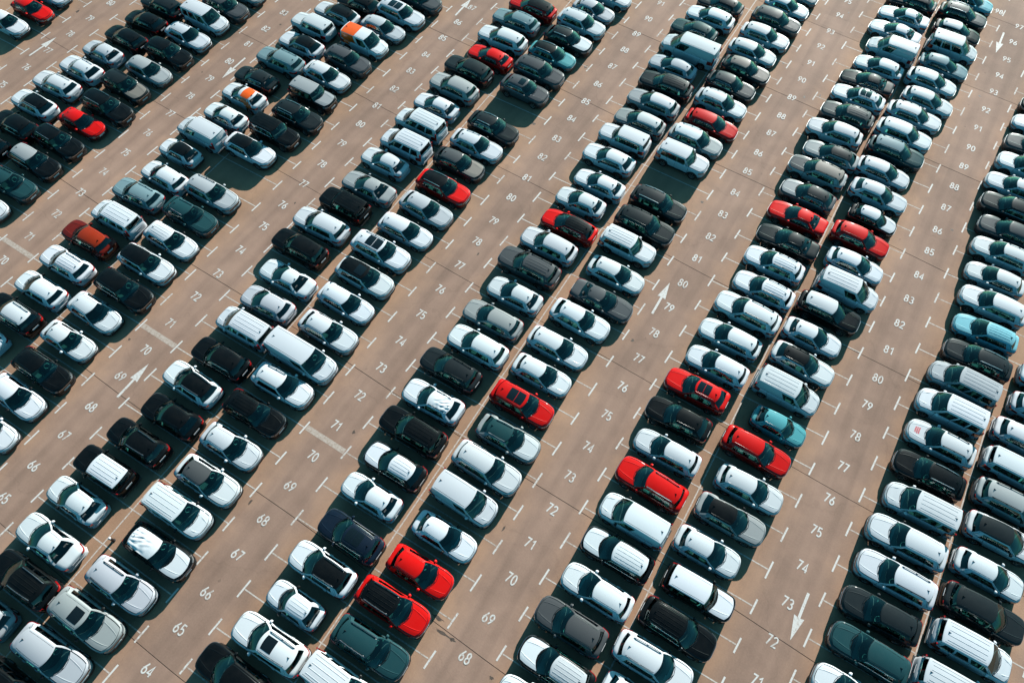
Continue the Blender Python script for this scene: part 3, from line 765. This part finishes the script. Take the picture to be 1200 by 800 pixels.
for q_ in range(34): stain(rs.choice(AX[1:7])+rs.uniform(-2.2, 2.2), rs.uniform(-26, 62), rs.uniform(.05, .16), rs.uniform(.05, .22), 100+q_)
stain(41.4, 20.61, .16, .14, 1); stain(56.5, -16.35, .35, .10, 2); stain(57.2, -16.9, .5, .08, 3); stain(57.9, -16.9, .18, .10, 4)
stain(64.9, 22.1, .2, .2, 5); stain(24.6, 1.4, .5, .22, 6); stain(45.2, -9.6, .10, .12, 8); stain(73.1, 44.2, .12, .1, 9)

# ------------------------------------------------------------------ the cars, as seen in the photograph
# tile row+column of 300x200 pixels, four-fold position in it, kind, body/roof/bonnet colour, extras
CARS = {
'0R': '''00 32 95 h W; 00 145 32 h R k; 00 225 -40 h W''',
'1L': '''00 752 25 s D; 00 675 92 h K; 00 582 165 h K; 00 475 235 h P p; 00 378 315 s W r; 00 265 385 s W r; 00 155 480 s W/K r; 00 70 575 s K; 00 -70 655 h K''',
'1R': '''00 1130 -45 h S; 00 1045 30 s G; 00 960 82 m W; 00 875 165 s W; 00 785 240 s K; 00 690 322 h S p; 00 583 395 s D/D/E p; 00 495 495 b K r; 00 383 563 h R p; 00 275 650 s K r; 00 165 740 s K/S p; 10 50 50 s T; 10 -75 132 h W''',
'2L': '''01 550 -55 s G; 01 470 18 s K; 01 372 65 s W/K; 01 265 115 j W; 01 210 200 s W/K; 01 110 280 s B r; 01 -20 372 h D; 00 1140 440 h W t; 00 1050 535 h W; 00 945 612 v W; 00 840 702 c W/K; 10 765 18 h W; 10 648 97 s B r; 10 550 207 m W g; 10 415 305 s X/O/X; 10 312 425 s W rg; 10 187 540 h W; 10 70 650 s K/W r; 10 -65 730 h W''',
'2R': '''01 762 -13 s G; 01 672 62 b W u; 01 592 125 h P; 01 508 192 v W t; 01 425 278 s G; 01 328 352 s W; 01 262 440 j K/S/S; 01 188 540 s D r; 01 85 612 j K g; 00 1170 692 s W/K; 10 990 102 s P; 10 888 205 s T r; 10 797 315 h W g; 10 683 428 s W/K; 10 577 552 s K; 10 440 652 h W p; 10 312 790 h W; 20 190 130 s K; 20 80 240 h W; 20 -60 388 h W''',
'3L': '''02 95 30 s R/K; 02 20 90 s B r; 01 1150 180 s W; 01 1090 262 h R/R; 01 995 320 s D; 01 925 405 s S; 01 840 490 h W; 01 770 575 m W g; 01 700 670 m W g; 01 605 745 h W; 11 518 75 d S; 11 412 155 j K g; 11 300 250 s W; 11 200 355 s K; 11 135 502 d W; 11 45 617 h P; 11 -50 720 m W g; 20 1022 82 s K; 20 890 195 s W/K r; 20 795 347 s K; 20 640 465 s K r; 20 490 590 j K/W g; 20 362 722 h W; 30 225 122 d W; 30 125 290 b K rg; 30 -60 430 h S''',
'3R': '''02 455 -25 h W; 02 377 47 h P; 02 325 107 s W r; 02 265 178 s D/D/W r; 02 190 250 h C/K r; 02 130 327 s G; 02 62 410 s G u; 01 1110 592 s D r; 01 1035 672 s W r; 01 957 752 s D/G/E p; 11 875 75 s R/K r; 11 795 177 s P; 11 697 275 h W; 11 580 377 b W u; 11 505 497 s W/K u; 11 418 612 h W; 11 333 752 s W; 21 205 77 V W; 21 125 197 s W r; 20 1190 332 s K g; 20 1075 490 h W p; 20 968 652 s W/G/W p; 20 835 790 m W pg; 30 745 172 s K/W/W f; 30 565 337 s P p; 30 407 492 b S up; 30 250 652 b P; 30 70 795 b K''',
'4L': '''02 975 20 s D; 02 932 75 s W; 02 858 133 s T; 02 838 225 V W; 02 752 307 h P; 02 722 392 s D g; 02 662 477 s S/W; 02 600 562 h S/W; 02 530 642 j W; 02 455 735 s W; 12 405 62 h W; 12 320 140 h W; 12 265 252 h R/K g; 12 172 342 s W; 12 82 440 b G g; 12 10 575 h W/W; 11 1105 690 h S; 11 1038 815 s W; 21 910 125 s D; 21 825 277 s W f; 21 732 417 b K g; 21 645 582 s K/W/W g; 21 540 712 h W; 31 435 117 s N u; 31 305 262 s W/K r; 31 180 427 c W g; 31 70 600 b W ur; 31 -92 740 s K''',
'4R': '''03 135 -40 h S; 03 90 25 h W; 03 40 92 s G; 03 -15 168 s W/W; 02 1130 235 h W; 02 1100 318 s D/E/E; 02 1030 392 s D/G/G; 02 980 482 s P/W/W; 02 940 572 h R; 02 865 647 s S/W r; 02 808 727 j W; 12 690 145 s D r; 12 625 250 b D; 12 548 342 j W g; 12 488 482 h W; 12 420 602 d G; 12 325 687 s W; 12 212 825 h W; 22 140 150 h W p; 22 45 292 s R u; 22 -20 455 s S/T/W r; 21 1080 592 b W; 21 978 733 v W p; 31 880 115 h W p; 31 765 282 h R; 31 640 440 s R/K rg; 31 535 630 b T r; 31 388 800 m W g''',
'5L': '''03 680 3 s D; 03 640 75 d W; 03 600 142 d W; 03 580 235 v W; 03 515 322 h W; 03 465 382 d D; 03 425 452 s W u; 03 375 532 s G g; 03 315 612 s W; 03 300 717 s S/D/S; 03 240 787 s S/E/G; 13 190 107 s G/D/S; 13 145 207 d R; 13 100 320 d D; 13 30 433 s W g; 12 1180 558 s W g; 12 1105 660 b W; 12 1025 777 h W; 22 965 107 h W; 22 870 217 s R u; 22 780 357 s K; 22 730 512 h W; 22 655 662 b R r; 32 570 40 v W; 32 495 193 s K/W/W g; 32 400 367 h W; 32 275 532 s G; 32 212 715 s K/P/W g; 32 110 880 h W''',
'5R': '''03 960 0 h Y; 03 915 70 s D/G/G r; 03 893 140 h K/W; 03 870 217 m W; 03 825 312 h B; 03 770 382 h W; 03 750 477 h W; 03 685 545 s W; 03 637 632 s W; 03 605 705 s T/B; 13 545 0 h W; 13 520 115 s W; 13 495 225 c K/W/W; 13 435 317 s R; 13 415 432 h W; 13 380 547 v W g; 13 290 652 s K/W; 13 215 770 h W; 23 170 92 s W/K; 23 95 225 v W g; 23 55 395 c C; 22 1148 510 s R; 22 1118 690 h W; 32 1030 25 s S/K; 32 920 182 h W; 32 878 375 j K/W/W; 32 780 542 s K g; 32 670 690 s W r; 32 600 860 h W''',
'6L': '''03 1315 520 s K; 03 1280 597 h W; 03 1247 700 s G; 03 1212 795 s W; 13 1158 92 s W; 13 1140 187 s D; 13 1130 287 s G; 13 1105 387 s W; 13 1075 492 h W; 13 1060 622 s W; 13 1030 747 h Y g; 23 990 75 s D r; 23 925 182 m P g; 23 865 312 m W g; 23 815 467 s W x; 23 763 612 s K rp; 23 725 768 m W g; 33 655 132 b W; 33 605 302 b W; 33 535 472 s D; 33 485 640 s T; 33 400 850 s W''',
'6R': '''23 1350 210 s W; 23 1300 340 h W; 23 1225 462 h W; 23 1170 612 j W; 23 1155 767 b S; 33 1110 112 s W/D; 33 1045 292 h W; 33 1015 470 b D; 33 965 637 m W g; 33 882 832 m W g'''}
CL = {'W': (.70, .74, .77), 'P': (.50, .53, .56), 'S': (.36, .385, .39), 'G': (.082, .088, .092), 'D': (.016, .022, .024), 'K': (.0025, .0035, .004),
      'R': (.72, .006, .004), 'O': (.36, .032, .007), 'X': (.17, .011, .005), 'T': (.016, .065, .072), 'N': (.006, .014, .028), 'B': (.20, .30, .33), 'C': (.09, .36, .40),
      'Y': (.20, .50, .58), 'E': (.26, .235, .21)}
CN = {'W': 'white', 'P': 'pearl silver', 'S': 'silver', 'G': 'grey', 'D': 'dark grey', 'K': 'black', 'R': 'red', 'O': 'orange', 'X': 'rust red', 'T': 'dark teal', 'N': 'navy',
      'B': 'grey blue', 'C': 'light blue', 'Y': 'bright cyan', 'E': 'beige grey'}
KN = {'s': ('crossover_car', 'crossover', 'car'), 'b': ('large_suv', 'large suv', 'car'), 'h': ('hatchback_car', 'hatchback', 'car'), 'j': ('boxy_offroader', 'boxy offroader', 'car'),
      'm': ('minivan', 'minivan', 'car'), 'v': ('small_van', 'small van', 'van'), 'V': ('panel_van', 'large panel van', 'van'), 'd': ('sedan_car', 'sedan', 'car'), 'c': ('city_car', 'small city car', 'car')}
ORD = ['', 'first', 'second', 'third', 'fourth', 'fifth', 'sixth']
def unproject(u, v, z):
    d = rt*((u-600)/FPX)+up*((400-v)/FPX)+fw; t = (z-CH)/d.z
    return CX+d.x*t, CY+d.y*t
rc = random.Random(21)
def inst(name, me, root, color=None, loc=None, rz=0):
    o = bpy.data.objects.new(name, me); COL.objects.link(o); o.parent = root
    if loc is not None: o.location = loc
    if rz: o.rotation_euler = (0, 0, rz)
    if color is not None: o.color = (*color, 1)
    return o
def make_car(kind, cols, flags, x, y, rz, label):
    nm, _, cat = KN[kind]
    kind = rc.choice({'s': ['s', 's2', 's3', 's'], 'h': ['h', 'h2', 'h3']}.get(kind, [kind]))
    lib = LIB[kind]
    root = bpy.data.objects.new(nm, None); COL.objects.link(root); root.location = (x, y, .001); root.rotation_euler = (0, 0, rz)
    root.scale = (rc.uniform(.975, 1.03), rc.uniform(.985, 1.02), rc.uniform(.975, 1.03))
    root.empty_display_size = .3
    root['label'] = label; root['category'] = cat; root['group'] = 'vehicles parked back to back in the numbered bays'
    var = rc.uniform(.84, 1.04); sh = [rc.uniform(.985, 1.015) for _ in range(3)]
    def cc(c): return tuple(min(.86, a*var*s) for a, s in zip(CL[c], sh))
    if 'R' in cols: var = rc.uniform(.72, 1.05)
    body, roof, hood = cc(cols[0]), cc(cols[1]), cc(cols[2])
    inst('body', lib['body'], root, body)
    pick = list(lib['parts'])
    op = lib['opt']
    if 'r' in flags: pick += op['rail']
    elif cols[0] in 'WPSDGT' and kind[0] in 'sb' and rc.random() < .35: pick += op['railk']
    if 'g' in flags: pick += op['ribs']
    if 'u' in flags: pick += op['sun'] if rc.random() < .6 else op['suns']
    if 'p' in flags: pick += op['paper']
    elif rc.random() < .22: pick += op['paper']
    if cols[0] in 'KDGTN' and kind[0] not in 'vVc' and rc.random() < .45: pick += op['chrome']
    if 'f' in flags: pick += op['film']
    if 't' in flags: pick += op['livery']
    if 'x' in flags: pick += op['print']
    blackm = rc.random() < .25
    for n, me, role in pick:
        c = None
        if role in ('body', 'frame'): c = body
        elif role == 'roof': c = roof
        elif role == 'hood': c = hood
        elif role == 'mirror': c = (.01, .01, .01) if blackm else body
        if n == 'door_handle' : c = body
        inst(n, me, root, c)
    for wx, wy, sg in lib['wheels']:
        wo = inst('wheel', lib['tyre'], root, None, (wx, wy, T[kind]['r']), 0)
        inst('rim', lib['rims'][sg], wo)
    return root
def describe(kind, cs, flags):
    b, r_, h_ = cs; n = KN[kind][1]; c = CN[b]
    ex = ''
    if 't' in flags: ex = ' with orange wrapped rear'
    elif 'x' in flags: ex = ' with red bonnet lettering'
    elif 'f' in flags: ex = ' with wrinkled white roof film'
    elif r_ != b: ex = ' with %s roof' % CN[r_]
    elif 'u' in flags: ex = ' with dark sunroof'
    elif 'g' in flags: ex = ' with ribbed roof'
    elif 'r' in flags: ex = ' with roof rails'
    return c+' '+n, ex
TENS = {6: 'sixty', 7: 'seventy', 8: 'eighty', 9: 'ninety'}; ONES = ['', 'one', 'two', 'three', 'four', 'five', 'six', 'seven', 'eight', 'nine']
def word(n): return TENS[n//10]+('-'+ONES[n % 10] if n % 10 else '')
STEP = ['', 'one bay', 'two bays', 'three bays', 'four bays', 'five bays', 'six bays', 'seven bays']
def where(key, n):
    i = int(key[0]); s = key[1]
    if s == 'R': ai, sd = i+1, 'left'
    else: ai, sd = i, 'right'
    if ai > 6: return 'rightmost row level with painted %s' % word(n)
    vis = NUMVIS[ai]; tail = '%s side of %s aisle' % (sd, ORD[ai])
    if n in vis: return 'by painted %s, %s' % (word(n), tail)
    if n > max(vis): return '%s past painted %s, %s' % (STEP[min(n-max(vis), 7)], word(max(vis)), tail)
    if n < min(vis): return '%s before painted %s, %s' % (STEP[min(min(vis)-n, 7)], word(min(vis)), tail)
    return '%s past painted %s, %s' % (STEP[1], word(n-1), tail)
def make_label(key, lst, j):
    kind, cs, fl, px, py, x, y, n, yc = lst[j]
    base, ex = describe(kind, cs, fl); loc = where(key, n)
    # the neighbour one bay on (towards the top of the photograph)
    nb = ''
    for q in lst:
        if q[7] == n+1: nb = ' below a '+describe(q[0], q[1], q[2])[0]
    if nb == '' and any(q[7] > n for q in lst): nb = ' below an empty bay'
    if nb.startswith(' below a orange'): nb = nb.replace(' a ', ' an ')
    for t in (base+ex+nb+' '+loc, base+ex+' '+loc):
        if len(t.split()) <= 16: return t
    return base+' '+loc
for key, txt in CARS.items():
    i = int(key[0]); sdL = key[1] == 'L'
    lst = []
    for rec in txt.split(';'):
        t = rec.split(); tr, tcx = int(t[0][0]), int(t[0][1]); kind = t[3]; cs = t[4].split('/'); fl = t[5] if len(t) > 5 else ''
        cs = [cs[0], cs[1] if len(cs) > 1 else cs[0], cs[2] if len(cs) > 2 else cs[0]]
        px, py = 300*tcx+float(t[1])/4, 200*tr+float(t[2])/4
        x, y = unproject(px, py, .98)
        n = round(unproject(px, py, .70)[1]/P+75-.1); yc = ny(n+.1)
        lst.append((kind, cs, fl, px, py, x, y, n, yc))
    mdy = sum(q[6]-q[8] for q in lst)/len(lst)
    for j, (kind, cs, fl, px, py, x, y, n, yc) in enumerate(lst):
        yy = yc+.45*max(-.7, min(.7, y-yc-mdy))+mdy
        rz = (math.pi if sdL else 0)+rc.gauss(0, R(.9))
        make_car(kind, cs, fl, x, yy, rz, make_label(key, lst, j))

# ------------------------------------------------------------------ small post on the strip between two bays
bx_, by_ = unproject(133.5, 633, 0)
po = bpy.data.objects.new('bollard', None); COL.objects.link(po); po.location = (bx_, by_, .002)
po['label'] = 'short dark bollard with pale cap on the strip behind a film covered car'; po['category'] = 'bollard'
def lathe(prof, n=14):
    mb = MB(); mb.grid([[(r_*math.cos(2*math.pi*i/n), r_*math.sin(2*math.pi*i/n), z) for r_, z in prof] for i in range(n+1)]); return mb
inst('post', lathe([(.12, 0), (.12, .03), (.085, .05), (.075, .55), (.0, .55)]).mesh('post', ['black']), po)
inst('cap', lathe([(.078, .53), (.085, .55), (.08, .60), (.045, .64), (0, .65)]).mesh('cap', ['plate']), po)
